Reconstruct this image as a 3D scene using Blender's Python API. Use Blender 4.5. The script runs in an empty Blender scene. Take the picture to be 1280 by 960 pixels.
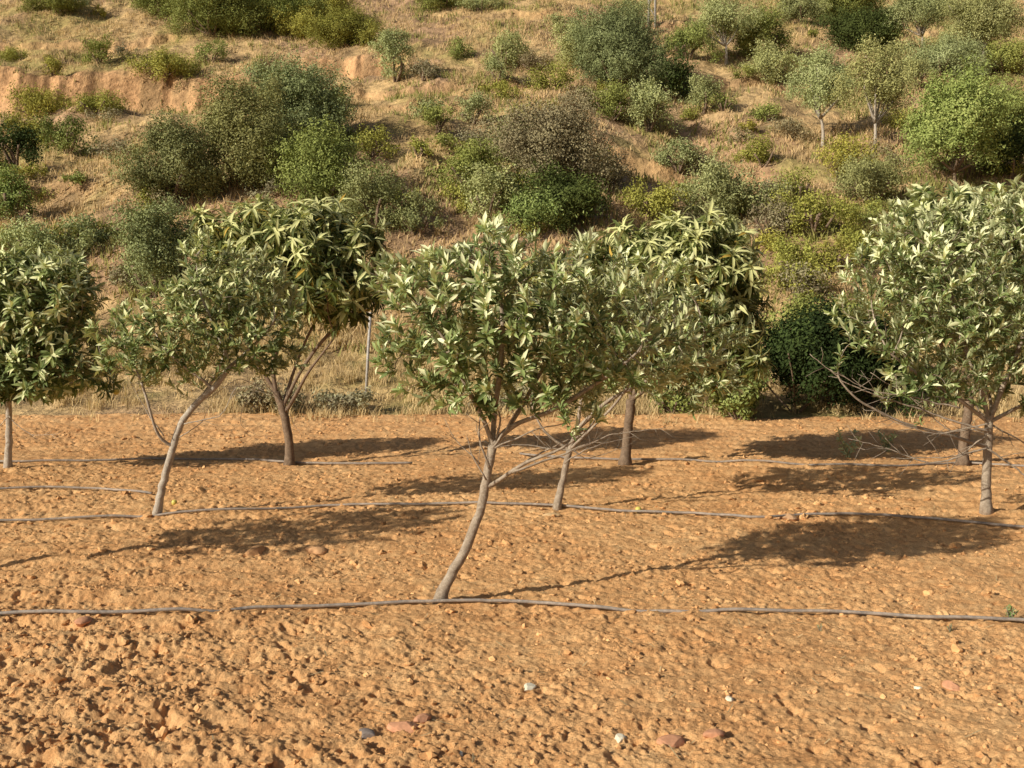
import bpy, math, random
import numpy as np
random.seed(7); rng = np.random.default_rng(7)
scene = bpy.context.scene
COL = scene.collection

# ------------------------------------------------------------------ camera
CAMZ = 2.43
PITCH = math.atan(92/1350.0)
cam_d = bpy.data.cameras.new("camera"); cam = bpy.data.objects.new("camera", cam_d); COL.objects.link(cam)
cam.location = (0, 0, CAMZ); cam.rotation_euler = (math.pi/2-PITCH, 0, 0)
cam_d.sensor_width = 36; cam_d.lens = 36*1350/1280; cam_d.clip_end = 3000; cam_d.clip_start = .05
scene.camera = cam
scene.view_settings.view_transform = 'Standard'; scene.view_settings.look = 'None'
scene.view_settings.exposure = 0; scene.view_settings.gamma = 1
scene.render.engine = 'CYCLES'
scene.cycles.max_bounces = 6; scene.cycles.diffuse_bounces = 3; scene.cycles.transparent_max_bounces = 4
scene.cycles.filter_width = 1.5

def ray(px, py):
    X = (px-640)/1350.0; Y = -(py-480)/1350.0
    c, s = math.cos(PITCH), math.sin(PITCH)
    return np.array([X, c + Y*s, -s + Y*c])
def at(px, py, depth):
    r = ray(px, py); t = depth/r[1]
    return np.array([r[0]*t, depth, CAMZ + r[2]*t])

# ------------------------------------------------------------------ noise
def _h(ix, iy, seed):
    n = (ix.astype(np.int64)*374761393 + iy.astype(np.int64)*668265263 + seed*1274126177) & 0xffffffff
    n = ((n ^ (n >> 13))*1274126177) & 0xffffffff
    return ((n ^ (n >> 16)) & 0xffff)/65535.0
def vn(x, y, seed=0):
    x = np.asarray(x, float); y = np.asarray(y, float)
    ix = np.floor(x); iy = np.floor(y); fx = x-ix; fy = y-iy
    fx = fx*fx*(3-2*fx); fy = fy*fy*(3-2*fy)
    a = _h(ix, iy, seed); b = _h(ix+1, iy, seed); c = _h(ix, iy+1, seed); d = _h(ix+1, iy+1, seed)
    return (a*(1-fx)+b*fx)*(1-fy)+(c*(1-fx)+d*fx)*fy
def fbm(x, y, seed=0, o=4, g=.5):
    s = 0; a = 1; t = 0
    for i in range(o):
        s = s + a*vn(x*(2.03**i)+i*17.1, y*(2.03**i)-i*9.7, seed+i); t += a; a *= g
    return s/t - .5
def worley(x, y, seed=0):
    x = np.asarray(x, float); y = np.asarray(y, float)
    ix = np.floor(x); iy = np.floor(y); best = np.full(x.shape, 9.0); rid = np.zeros(x.shape)
    for dx in (-1, 0, 1):
        for dy in (-1, 0, 1):
            cx = ix+dx; cy = iy+dy
            d = (cx+_h(cx, cy, seed)-x)**2 + (cy+_h(cx, cy, seed+5)-y)**2
            m = d < best; best = np.where(m, d, best); rid = np.where(m, _h(cx, cy, seed+9), rid)
    return np.sqrt(best), rid
def sst(a, b, x):
    t = np.clip((x-a)/(b-a), 0, 1); return t*t*(3-2*t)

# ------------------------------------------------------------------ terrain
EDGE = 23.6
def field_low(x, y):
    z = .10*fbm(x*.35, y*.35, 3, 2) + .05*fbm(x*1.2, y*1.2, 8, 2)
    z = z + .13*sst(21.2, 23.6, y + .35*fbm(x*.5, y*.5, 4, 2)*4)*(1-.6*sst(0, 8, x))
    # shallow cultivator furrows, running along the rows and curving away at the left
    ph = y + .10*x + .012*x*x
    z = z + .030*np.sin(ph*2*math.pi/.62 + 2.2*fbm(x*.4, y*.4, 6, 2))*(.5+fbm(x*.3, y*.3, 7, 2)*1.6)
    return z
def rough_mask(x, y):
    m = sst(.45, .72, fbm(x*.55+3, y*.7, 31, 3)+.5)
    b = np.exp(-((x+3.1-(7.2-y)*.5)/1.2)**2)*sst(9.0, 7.6, y)
    return np.clip(.35*m + 1.1*b + .18, 0, 1)
def field_z(x, y, fine=True):
    z = field_low(x, y)
    if not fine: return z
    rm = rough_mask(x, y)*.85
    w, rid = worley(x*9+fbm(x*6, y*6, 2, 2)*.9, y*9+fbm(x*6, y*6, 5, 2)*.9, 11)
    clod = np.clip(1-(w/.52)**2, 0, 1)*np.where(rid > .62, rid, .12)
    w2, rid2 = worley(x*20+fbm(x*11, y*11, 7, 2)*1.1, y*20+fbm(x*11, y*11, 8, 2)*1.1, 23)
    clod2 = np.clip(1-(w2/.55)**2, 0, 1)*np.where(rid2 > .4, rid2, .1)
    w3, rid3 = worley(x*3.6+fbm(x*3, y*3, 12, 2), y*3.6+fbm(x*3, y*3, 15, 2), 41)
    pit = np.clip(1-(w3/.36)**2, 0, 1)*(rid3 > .72)
    nn = fbm(x*7, y*7, 14, 4); rg = np.abs(fbm(x*13, y*13, 16, 4))
    z = z + rm*(.020*clod) + .020*clod2*(.5+rm*.8) + (.034+.060*rm)*nn + .022*np.abs(fbm(x*38, y*38, 29, 2))*(.4+rm) + .040*fbm(x*22, y*22, 19, 4, .6)*(.25+1.0*sst(.35, .65, fbm(x*1.3, y*1.3, 58, 3)+.5)) - .024*rg
    w4, rid4 = worley(x*6.5+nn*2, y*6.5-nn*2, 47)
    z = z - .036*np.clip(1-(w4/.36)**2, 0, 1)*(rid4 > .84)
    z = z - .060*pit*(rm*.9)
    return z

SC = [  # masked terraces: centre x, half width, scarp y at centre, tilt, height, ramp
    (-25, 13.5, 66.0, .05, 2.7, 10), (-11, 5.5, 69.5, -.12, 1.5, 6), (-31, 6, 51, .05, 1.6, 6),
    (7, 4.5, 50, -.3, .8, 5), (-4, 8, 61, .05, .5, 5), (8, 12, 79, .0, .4, 6), (-8, 10, 54, .1, .4, 4),
    (20, 14, 62, .1, .4, 5), (-25, 10, 43, .1, .5, 4), (-33, 13, 74, .1, .5, 5)]
def scarp(x, y):
    off = 0*x; face = 0*x
    for i, (cx, hw, ys, tl, h, rp) in enumerate(SC):
        m = sst(hw, hw*.6, np.abs(x-cx+3*fbm(x*.2, y*.2, 50+i, 2)))
        yy = y - (ys+tl*(x-cx)+3.0*fbm(x*.22, x*0+i, 60+i, 4)+1.0*fbm(x*.9+y*.35, y*.9-x*.2, 90+i, 4))
        up = sst(-rp, 0, yy); dn = sst(0, .42*h, yy)
        off = off - h*m*up*(1-dn)
        face = np.maximum(face, m*sst(-.6, .2, yy)*sst(.42*h+.9, .42*h, yy)*min(1, h/1.6))
    return off, face
def hill_z(x, y):
    d = y-EDGE
    z = .14*d + .33*np.where(y > 31, (y-31)+1.6*(np.exp(-(y-31)/1.6)-1), 0)
    z = z*sst(0, 1.5, d) + .0
    amp = sst(26, 45, y)
    z = z + amp*(3.0*fbm(x*.045, y*.045, 71, 2) + 1.6*fbm(x*.13, y*.10, 72, 3) + .8*fbm(x*.5, y*.4, 73, 3))
    z = z + .45*fbm(x*.8, y*.8, 74, 3)*sst(24, 30, y) + .22*fbm(x*2.2, y*2.2, 75, 2)*sst(24, 28, y)
    z = z + scarp(x, y)[0]
    z = z - 1.1*np.exp(-((x-7-.15*(y-40))/2.2)**2)*sst(30, 38, y)*sst(62, 52, y)
    f = sst(EDGE, 27, y)
    return z + .13*f + (1-f)*field_low(x, EDGE+0*x) - .12*sst(EDGE, EDGE-.1, y)
def terr(x, y):
    x = np.asarray(x, float); y = np.asarray(y, float)
    return np.where(y < EDGE, field_z(x, y, False), hill_z(x, y))
def hit(px, py):
    r = ray(px, py); t = np.arange(3, 200, .05)
    p = np.stack([r[0]*t, r[1]*t, CAMZ+r[2]*t], 1)
    below = p[:, 2] < terr(p[:, 0], p[:, 1])
    i = int(np.argmax(below)) if below.any() else len(t)-1
    return np.array([p[i, 0], p[i, 1], float(terr(p[i, 0], p[i, 1]))])

# ------------------------------------------------------------------ object helpers
def tag(o, label=None, cat=None, group=None, kind=None):
    if label: o['label'] = label
    if cat: o['category'] = cat
    if group: o['group'] = group
    if kind: o['kind'] = kind
    return o
def empty(name, loc, label, cat, group=None):
    o = bpy.data.objects.new(name, None); COL.objects.link(o); o.location = tuple(float(v) for v in loc)
    o.empty_display_size = .2
    return tag(o, label, cat, group)
def mesh_obj(name, verts, faces_list, mat, parent=None, col=None, smooth=True, origin=None):
    """faces_list: list of int arrays (n,k); verts in world coords, shifted to the origin"""
    verts = np.asarray(verts, dtype=np.float64)
    if parent is not None: origin = np.array(parent.location)
    if origin is None: origin = np.zeros(3)
    me = bpy.data.meshes.new(name)
    me.vertices.add(len(verts)); me.vertices.foreach_set('co', (verts-origin).astype(np.float32).ravel())
    loops = np.concatenate([f.ravel() for f in faces_list]).astype(np.int32)
    tot = np.concatenate([np.full(len(f), f.shape[1]) for f in faces_list]).astype(np.int32)
    st = np.concatenate([[0], np.cumsum(tot)[:-1]]).astype(np.int32)
    me.loops.add(len(loops)); me.loops.foreach_set('vertex_index', loops)
    me.polygons.add(len(tot)); me.polygons.foreach_set('loop_start', st)
    try: me.polygons.foreach_set('loop_total', tot)
    except Exception: pass
    me.polygons.foreach_set('use_smooth', np.full(len(tot), smooth))
    if col is not None:
        a = me.color_attributes.new('Col', 'FLOAT_COLOR', 'POINT')
        c = np.ones((len(verts), 4), np.float32); c[:, :3] = col; a.data.foreach_set('color', c.ravel())
    me.update(); me.validate()
    me.materials.append(mat)
    o = bpy.data.objects.new(name, me); COL.objects.link(o)
    if parent is not None: o.parent = parent
    else: o.location = tuple(float(v) for v in origin)
    return o

class Acc:
    def __init__(s): s.v = []; s.f = {}; s.c = []; s.n = 0
    def add(s, v, fl, c=None):
        for f in fl: s.f.setdefault(f.shape[1], []).append(f+s.n)
        s.v.append(v); s.n += len(v)
        if c is not None: s.c.append(np.broadcast_to(np.asarray(c, float), (len(v), 3)))
    def build(s, name, mat, parent=None, smooth=True, origin=None):
        return mesh_obj(name, np.concatenate(s.v), [np.concatenate(x) for x in s.f.values()], mat, parent,
                        np.concatenate(s.c) if s.c else None, smooth, origin)

def tube(acc, pts, rad, sides=6, c=None, cap=True, wob=0):
    pts = np.asarray(pts, float); rad = np.broadcast_to(np.asarray(rad, float), (len(pts),)).copy(); n = len(pts)
    if n < 2: return
    tg = np.gradient(pts, axis=0); tg /= np.linalg.norm(tg, axis=1)[:, None]+1e-9
    ref = np.array([0, 0, 1.]) if abs(tg[0][2]) < .9 else np.array([1., 0, 0])
    u = np.cross(tg[0], ref); u /= np.linalg.norm(u)
    U = np.zeros_like(pts)
    for i in range(n):
        u = u - tg[i]*np.dot(u, tg[i]); u /= np.linalg.norm(u)+1e-9; U[i] = u
    V = np.cross(tg, U)
    a = np.arange(sides)*2*math.pi/sides
    R = rad[:, None]*np.ones(sides)[None]
    if wob: R = R*(1+wob*(rng.random((n, sides))-.5))
    v = pts[:, None]+R[..., None]*(np.cos(a)[None, :, None]*U[:, None]+np.sin(a)[None, :, None]*V[:, None])
    v = v.reshape(-1, 3)
    i = np.arange(n-1)[:, None]*sides; j = np.arange(sides)[None]; j2 = (j+1) % sides
    f = np.stack([i+j, i+j2, i+sides+j2, i+sides+j], -1).reshape(-1, 4)
    fl = [f]
    if cap:
        v = np.vstack([v, pts[0], pts[-1]]); k = n*sides
        jj = np.arange(sides); fl.append(np.stack([np.full(sides, k), (jj+1) % sides, jj], 1))
        b = (n-1)*sides; fl.append(np.stack([np.full(sides, k+1), b+jj, b+(jj+1) % sides], 1))
    acc.add(v, fl, c)

def resample(p, step):
    p = np.asarray(p, float); s = np.concatenate([[0], np.cumsum(np.linalg.norm(np.diff(p, axis=0), axis=1))])
    n = max(2, int(s[-1]/step)+1); q = np.linspace(0, s[-1], n)
    out = np.stack([np.interp(q, s, p[:, k]) for k in range(3)], 1)
    for _ in range(3):
        out[1:-1] = (out[:-2]+2*out[1:-1]+out[2:])/4
    return out

# ------------------------------------------------------------------ materials
def mat_new(name):
    m = bpy.data.materials.new(name); m.use_nodes = True; nt = m.node_tree
    return m, nt, nt.nodes['Principled BSDF']
def N(nt, t, **k):
    n = nt.nodes.new(t)
    for a, b in k.items(): setattr(n, a, b)
    return n
def noise(nt, scale, detail=4, rough=.6, coord='Object', dist=0):
    tc = N(nt, 'ShaderNodeTexCoord'); n = N(nt, 'ShaderNodeTexNoise')
    n.inputs['Scale'].default_value = scale; n.inputs['Detail'].default_value = detail
    n.inputs['Roughness'].default_value = rough; n.inputs['Distortion'].default_value = dist
    nt.links.new(tc.outputs[coord], n.inputs['Vector']); return n
def ramp(nt, src, stops):
    r = N(nt, 'ShaderNodeValToRGB'); e = r.color_ramp.elements
    e[0].position = stops[0][0]; e[0].color = (*stops[0][1], 1); e[1].position = stops[-1][0]; e[1].color = (*stops[-1][1], 1)
    for p, c in stops[1:-1]:
        x = e.new(p); x.color = (*c, 1)
    nt.links.new(src, r.inputs['Fac']); return r
def mix(nt, a, b, fac=None, mode='MIX', f=.5):
    m = N(nt, 'ShaderNodeMix', data_type='RGBA', blend_type=mode)
    m.inputs[0].default_value = f
    if fac is not None: nt.links.new(fac, m.inputs[0])
    for s, i in ((a, 6), (b, 7)):
        if isinstance(s, tuple): m.inputs[i].default_value = (*s, 1)
        else: nt.links.new(s, m.inputs[i])
    return m.outputs[2]
def bump(nt, bs, src, dist, strength=.6):
    b = N(nt, 'ShaderNodeBump'); b.inputs['Distance'].default_value = dist; b.inputs['Strength'].default_value = strength
    nt.links.new(src, b.inputs['Height']); nt.links.new(b.outputs['Normal'], bs.inputs['Normal'])

def soil_material():
    m, nt, bs = mat_new('tilled_soil')
    big = noise(nt, .5, 3); mid = noise(nt, 6, 5, .65); fine = noise(nt, 70, 5, .7)
    r1 = ramp(nt, mid.outputs['Fac'], [(.3, (.62, .330, .145)), (.5, (.745, .435, .205)), (.72, (.84, .54, .275))])
    r2 = ramp(nt, big.outputs['Fac'], [(.35, (.90, .83, .76)), (.65, (1.03, 1.03, 1.0))])
    r3 = ramp(nt, fine.outputs['Fac'], [(.3, (.70, .68, .66)), (.62, (1.08, 1.08, 1.08))])
    c = mix(nt, r1.outputs[0], r2.outputs[0], mode='MULTIPLY', f=1)
    c = mix(nt, c, r3.outputs[0], mode='MULTIPLY', f=.8)
    nt.links.new(c, bs.inputs['Base Color']); bs.inputs['Roughness'].default_value = .95
    bs.inputs['Specular IOR Level'].default_value = .1
    bump(nt, bs, fine.outputs['Fac'], .02, .8)
    return m
def attr_material(name, rough=.8, transl=0., spec=.3, back=None, nscale=None, bumpd=None, var=.3):
    m, nt, bs = mat_new(name)
    a = N(nt, 'ShaderNodeVertexColor', layer_name='Col'); c = a.outputs['Color']
    if back is not None:
        g = N(nt, 'ShaderNodeNewGeometry'); hi = mix(nt, c, back, mode='MIX', f=.6)
        c = mix(nt, c, hi, fac=g.outputs['Backfacing'])
    if nscale:
        n = noise(nt, nscale, 5, .65)
        r = ramp(nt, n.outputs['Fac'], [(.3, (1-var,)*3), (.7, (1+var*.6,)*3)])
        c = mix(nt, c, r.outputs[0], mode='MULTIPLY', f=1)
        if bumpd: bump(nt, bs, n.outputs['Fac'], bumpd, .7)
    nt.links.new(c, bs.inputs['Base Color']); bs.inputs['Roughness'].default_value = rough
    bs.inputs['Specular IOR Level'].default_value = spec
    if transl:
        t = N(nt, 'ShaderNodeBsdfTranslucent'); w = mix(nt, c, (1.1, 1.15, .65), mode='MULTIPLY', f=1)
        nt.links.new(w, t.inputs['Color'])
        s = N(nt, 'ShaderNodeMixShader'); s.inputs[0].default_value = transl
        nt.links.new(bs.outputs[0], s.inputs[1]); nt.links.new(t.outputs[0], s.inputs[2])
        nt.links.new(s.outputs[0], nt.nodes['Material Output'].inputs['Surface'])
    return m
def bark_material(name, dark, light, sc=14):
    m, nt, bs = mat_new(name)
    n = noise(nt, sc, 6, .75, dist=.8); n2 = noise(nt, sc*6, 3, .6)
    r = ramp(nt, n.outputs['Fac'], [(.32, dark), (.68, light)])
    r2 = ramp(nt, n2.outputs['Fac'], [(.35, (.72, .7, .68)), (.65, (1.1, 1.1, 1.1))])
    c = mix(nt, r.outputs[0], r2.outputs[0], mode='MULTIPLY', f=.8)
    nt.links.new(c, bs.inputs['Base Color']); bs.inputs['Roughness'].default_value = .85
    bs.inputs['Specular IOR Level'].default_value = .2
    bump(nt, bs, n.outputs['Fac'], .015, .8)
    return m
SOIL = soil_material()
HILL = attr_material('dry_hillside', .95, spec=.05, nscale=2.6, bumpd=.35, var=.42)
LEAF = attr_material('fruit_tree_leaf', .6, transl=.20, spec=.22, back=(.54, .56, .32))
SCRUB = attr_material('scrub_leaf', .75, transl=.08, spec=.1)
GRASS = attr_material('dry_grass', .8, transl=.25, spec=.1)
CLOD = attr_material('soil_clod', .95, spec=.05, nscale=30, bumpd=.006, var=.2)
STONE = attr_material('stone_surface', .8, spec=.2, nscale=25, bumpd=.006, var=.25)
BARK = bark_material('grey_bark', (.22, .165, .12), (.50, .42, .33))
BARKD = bark_material('brown_bark', (.13, .085, .055), (.30, .22, .155))
BARKW = bark_material('pale_bark', (.32, .27, .22), (.58, .52, .44))
PIPE = bark_material('dusty_polythene', (.20, .18, .17), (.46, .38, .31), 5)
GALV = bark_material('weathered_galvanised_steel', (.38, .36, .34), (.58, .55, .52), 9)
FRUITM = attr_material('fruit_skin', .45, spec=.4)

# ------------------------------------------------------------------ ground sheets
def grid_faces(nr, nc):
    i = np.arange(nr-1)[:, None]*nc; j = np.arange(nc-1)[None]
    return np.stack([i+j, i+j+1, i+nc+j+1, i+nc+j], -1).reshape(-1, 4)
nr, nc = 1150, 1150
yy = 4.2*(EDGE+.25)**(np.linspace(0, 1, nr))/4.2**(np.linspace(0, 1, nr))
uu = np.linspace(-.66, .66, nc)
Y = np.repeat(yy[:, None], nc, 1); X = uu[None]*(Y+1.5)
Zf = field_z(X, Y)
tag(mesh_obj('field', np.stack([X, Y, Zf], -1).reshape(-1, 3), [grid_faces(nr, nc)], SOIL), kind='structure')
gx = np.linspace(-260, 260, 130); gy = np.linspace(-120, EDGE, 60)
GX, GY = np.meshgrid(gx, gy)
tag(mesh_obj('ground', np.stack([GX, GY, -.17+0*GX], -1).reshape(-1, 3), [grid_faces(60, 130)], SOIL), kind='structure')

hx = np.concatenate([np.linspace(-150, -52, 60)[:-1], np.linspace(-52, 52, 620), np.linspace(52, 150, 60)[1:]])
hy = np.concatenate([np.linspace(EDGE-.1, 95, 430), np.linspace(95, 190, 80)[1:]])
HX, HY = np.meshgrid(hx, hy); HZ = hill_z(HX, HY)
_, face = scarp(HX, HY)
dz = np.gradient(HZ, axis=0)/np.gradient(HY, axis=0)
n1 = fbm(HX*.12, HY*.1, 81, 4)+.5; n2 = fbm(HX*.8, HY*.7, 82, 4)+.5; n3 = fbm(HX*.3, HY*.22, 83, 3)+.5
straw = np.array([.58, .40, .20]); pink = np.array([.46, .29, .18]); earth = np.array([.66, .39, .20]); ochre = np.array([.60, .42, .17]); green = np.array([.26, .25, .09])
hc = straw+0*HX[..., None]
def lay(hc, col, m): return hc*(1-m[..., None])+col*m[..., None]
hc = lay(hc, pink, sst(.48, .62, n1)*.8)
hc = lay(hc, ochre, sst(.52, .68, n3)*.6)
n4 = fbm(HX*1.7, HY*1.5, 86, 4)+.5
hc = lay(hc, green, sst(.50, .66, .5*n2+.5*n3)*.55)
hc = hc*(.62+.76*np.clip(n4, .1, .9))[..., None]
hc = lay(hc, np.array([.24, .16, .09]), sst(.46, .30, n2)*.6)
stk = fbm(HX*2.6, HY*.5, 88, 4)+.5; fm = np.clip(face*1.1, 0, 1)*sst(.32, .5, n2*.6+n4*.4)
hc = lay(hc, earth, fm)
hc = hc*(1-(fm*.75*sst(.5, .33, stk))[..., None])
hc = lay(hc, earth, sst(.9, 1.5, dz)*.3)
tag(mesh_obj('hillside', np.stack([HX, HY, HZ], -1).reshape(-1, 3), [grid_faces(len(hy), len(hx))], HILL,
             col=hc.reshape(-1, 3)), kind='structure')

# ------------------------------------------------------------------ clods and stones
import bmesh
def ico(sub):
    bm = bmesh.new(); bmesh.ops.create_icosphere(bm, subdivisions=sub, radius=1)
    v = np.array([x.co[:] for x in bm.verts]); f = np.array([[q.index for q in x.verts] for x in bm.faces]); bm.free(); return v, f
ICO1 = ico(1); ICO2 = ico(2); ICO3 = ico(3)
def blobs(P, S, base, jit=.25, cols=None, flat=.7):
    bv, bf = base; n = len(P)
    r = 1+jit*(rng.random((n, len(bv)))*2-1)
    sc = S[:, None]*(.7+.6*rng.random((n, 3)))*np.array([1, 1, flat])
    a = rng.random(n)*6.28; v = bv[None]*r[..., None]*sc[:, None]
    ca, sa = np.cos(a)[:, None], np.sin(a)[:, None]
    x = v[..., 0]*ca-v[..., 1]*sa; y = v[..., 0]*sa+v[..., 1]*ca
    v = np.stack([x, y, v[..., 2]], -1)+P[:, None]
    f = (bf[None]+(np.arange(n)*len(bv))[:, None, None]).reshape(-1, 3)
    return v.reshape(-1, 3), f, (np.repeat(cols, len(bv), 0) if cols is not None else None)
acc = Acc()
def scatter_clods(n, y0, y1, smin, smax, base, powr=2.6):
    y = np.sqrt(rng.random(n)*(y1**2-y0**2)+y0**2); x = (rng.random(n)*2-1)*.58*(y+1)
    keep = rng.random(n) < (.12+.88*rough_mask(x, y))*(.4+1.2*sst(.4, .6, fbm(x*1.5, y*1.5, 77, 3)+.5)); x = x[keep]; y = y[keep]; n = len(x)
    s = smin+(smax-smin)*rng.random(n)**powr
    z = field_z(x, y)+s*.02
    t = rng.random((n, 1)); c = np.array([.56, .30, .13])*(1-t)+np.array([.74, .44, .205])*t
    c = c*(.82+.3*rng.random((n, 1)))
    v, f, cc = blobs(np.stack([x, y, z], 1), s, base, .40, c)
    acc.add(v, [f], cc)
scatter_clods(24000, 5, 12, .005, .026, ICO1, 2.8)
scatter_clods(1300, 5, 14, .020, .055, ICO2, 3.5)
scatter_clods(19000, 12, 23.4, .010, .042, ICO1, 2.8)
tag(acc.build('soil_clods', CLOD, smooth=False), 'loose orange soil clods strewn over the tilled field', 'soil clods', kind='stuff')
# dry straw litter on the field
acc = Acc()
n = 900; y = np.sqrt(rng.random(n)*(20**2-5.2**2)+5.2**2); x = (rng.random(n)*2-1)*.55*y; z = field_z(x, y)+.012
a = rng.random(n)*3.14; L = .02+.07*rng.random(n)**2
d = np.stack([np.cos(a)*L, np.sin(a)*L, (rng.random(n)-.3)*.02], 1); w = np.stack([-np.sin(a), np.cos(a), 0*a], 1)*.0035
P = np.stack([x, y, z], 1); v = np.stack([P-d-w, P-d+w, P+d+w, P+d-w], 1).reshape(-1, 3)
acc.add(v, [np.arange(4*n).reshape(-1, 4)], np.repeat(np.array([[.62, .5, .3]])*(.6+.6*rng.random((n, 1))), 4, 0))
tag(acc.build('straw_litter', GRASS), 'scattered bits of dry straw lying on the soil', 'straw', kind='stuff')

def stone(px, py, r, c, label, flat=.55, seed=0):
    p = hit(px, py); p[2] = float(field_z(p[0], p[1]))+r*flat*.08
    bv, bf = ICO3; g = np.random.default_rng(seed)
    k = 1+0*bv[:, 0]
    for q in range(9):
        dr = g.normal(size=3); dr /= np.linalg.norm(dr); h = bv@dr; k = np.minimum(k, np.where(h > 0, (.62+.3*g.random())/np.maximum(h, .01), 9))
    v = bv*k[:, None]*r*np.array([1.25, .85, flat]); a = g.random()*3
    v = np.stack([v[:, 0]*math.cos(a)-v[:, 1]*math.sin(a), v[:, 0]*math.sin(a)+v[:, 1]*math.cos(a), v[:, 2]], 1)
    o = mesh_obj('stone', v+p, [bf], STONE, col=np.tile(c, (len(v), 1)), smooth=False, origin=p)
    tag(o, label, 'stone', 'stones lying on the field')
W = (.80, .72, .56); RD = (.60, .30, .17); GR = (.22, .18, .16)
for k, s in enumerate([
    (662, 861, .055, W, 'whitish stone lying alone on the bare foreground soil'),
    (775, 929, .045, W, 'small whitish stone lying nearest the camera, right of centre'),
    (912, 879, .032, W, 'small pale stone in the right foreground soil'),
    (1147, 862, .026, W, 'tiny pale stone far right in the foreground soil'),
    (573, 947, .034, W, 'pale pebble at the bottom edge of the view'),
    (458, 922, .055, GR, 'dark grey stone beside the red stones in the foreground'),
    (505, 910, .085, RD, 'larger reddish stone beside the dark grey one'),
    (528, 904, .055, RD, 'smaller reddish stone right of the dark grey one'),
    (104, 780, .075, RD, 'reddish stone just below the front irrigation pipe'),
    (838, 932, .075, RD, 'pinkish stone in the near right foreground'),
    (892, 926, .055, RD, 'pinkish stone right of the larger pink one in the foreground'),
    (1190, 862, .06, RD, 'pinkish stone at the far right of the foreground'),
    (690, 645, .10, (.62, .42, .22), 'orange stone at the foot of the short bare leaning trunk'),
    (983, 650, .10, (.60, .36, .2), 'round orange stone by the second pipe in the tree shadow'),
    (395, 688, .12, (.60, .34, .17), 'round orange stone at the front edge of the left tree shadow'),
    (320, 690, .12, (.58, .32, .15), 'orange boulder-like clod left of the round stone by the shadow'),
    ]): stone(*s, seed=k)

# ------------------------------------------------------------------ irrigation pipes
def pipe(pts, label, r=.013, buried=()):
    P = []
    for (a, b) in pts: P.append(hit(a, b))
    P = resample(np.array(P), .10)
    P[:, 0] += .0; P[:, 1] += .05*(fbm(P[:, 0]*.8, P[:, 1]*0+r*99, 5, 3))
    z = field_z(P[:, 0], P[:, 1]); zz = z.copy()
    k = np.ones(7)/7; zz = np.convolve(np.pad(z, 3, mode='edge'), k, 'valid')
    zz = np.maximum(zz, field_z(P[:, 0], P[:, 1], False))+r*1.2+.012+.012*fbm(P[:, 0]*2.5, P[:, 0]*0, 8, 2)
    sx = P[:, 0]/P[:, 1]*1350+640
    for (a, b) in buried:
        zz = zz-.034*sst(a-30, a+30, sx)*sst(b+30, b-30, sx)
    P[:, 2] = zz
    o = P[len(P)//2].copy(); ac = Acc(); tube(ac, P, r, 8); ob = ac.build('irrigation_pipe', PIPE, origin=o)
    tag(ob, label, 'irrigation pipe', 'drip irrigation pipes along the tree rows')
pipe([(-260, 778), (0, 772), (110, 772), (220, 767), (370, 764), (500, 758), (640, 758), (770, 765), (900, 766), (1050, 771), (1160, 776), (1280, 780), (1560, 792)],
     'nearest grey irrigation pipe, running past the foot of the curved central tree', .0145, buried=[(235, 290), (775, 895)])
pipe([(-200, 660), (0, 655), (120, 649), (197, 646), (300, 640), (400, 635), (500, 634), (620, 633), (700, 636), (790, 643), (880, 645), (950, 650), (1000, 646), (1090, 648), (1170, 653), (1280, 662), (1480, 672)],
     'long grey irrigation pipe of the second row, crossing both big tree shadows', .0155, buried=[(160, 195)])
pipe([(-200, 620), (0, 615), (60, 612), (130, 613), (190, 620)], 'short stray length of pipe on bare soil left of the leaning tree', .0155)
pipe([(-150, 579), (20, 580), (140, 578), (280, 576), (362, 581), (440, 583), (515, 581)], 'irrigation pipe of the far left row behind the leaning tree', .018)
pipe([(650, 570), (710, 575), (790, 578), (870, 577), (960, 580), (1040, 582), (1110, 585), (1200, 580), (1320, 590)], 'irrigation pipe of the far row, right of centre', .017, buried=[(880, 910), (985, 1040)])

# ------------------------------------------------------------------ leaf meshes
def norm(v): return v/(np.linalg.norm(v, axis=-1, keepdims=True)+1e-9)
def leaf_mesh(acc, P, A, U, L, Wd, curl, cols, fold=.25):
    """curved, folded leaves: P base, A direction, U upper side"""
    n = len(P); A = norm(A); S = norm(np.cross(A, U)); U = np.cross(S, A)
    out = np.zeros((n, 8, 3)); T = [0, .3, .3, .3, .68, .68, .68, 1]; Wp = [0, -.42, 0, .42, -.46, 0, .46, 0]
    for k in range(8):
        t = T[k]; h = -curl*t*t*L*.8 + (fold*Wd if Wp[k] else 0)
        out[:, k] = P+A*(t*L*(1-.25*np.abs(curl)*t))[:, None]+S*(Wp[k]*Wd)[:, None]+U*h[:, None]
    b = (np.arange(n)*8)[:, None]
    tri = np.concatenate([b+np.array(q) for q in ([0, 2, 1], [0, 3, 2], [4, 5, 7], [5, 6, 7])])
    qd = np.concatenate([b+np.array(q) for q in ([1, 2, 5, 4], [2, 3, 6, 5])])
    acc.add(out.reshape(-1, 3), [tri, qd], np.repeat(cols, 8, 0))

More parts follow.
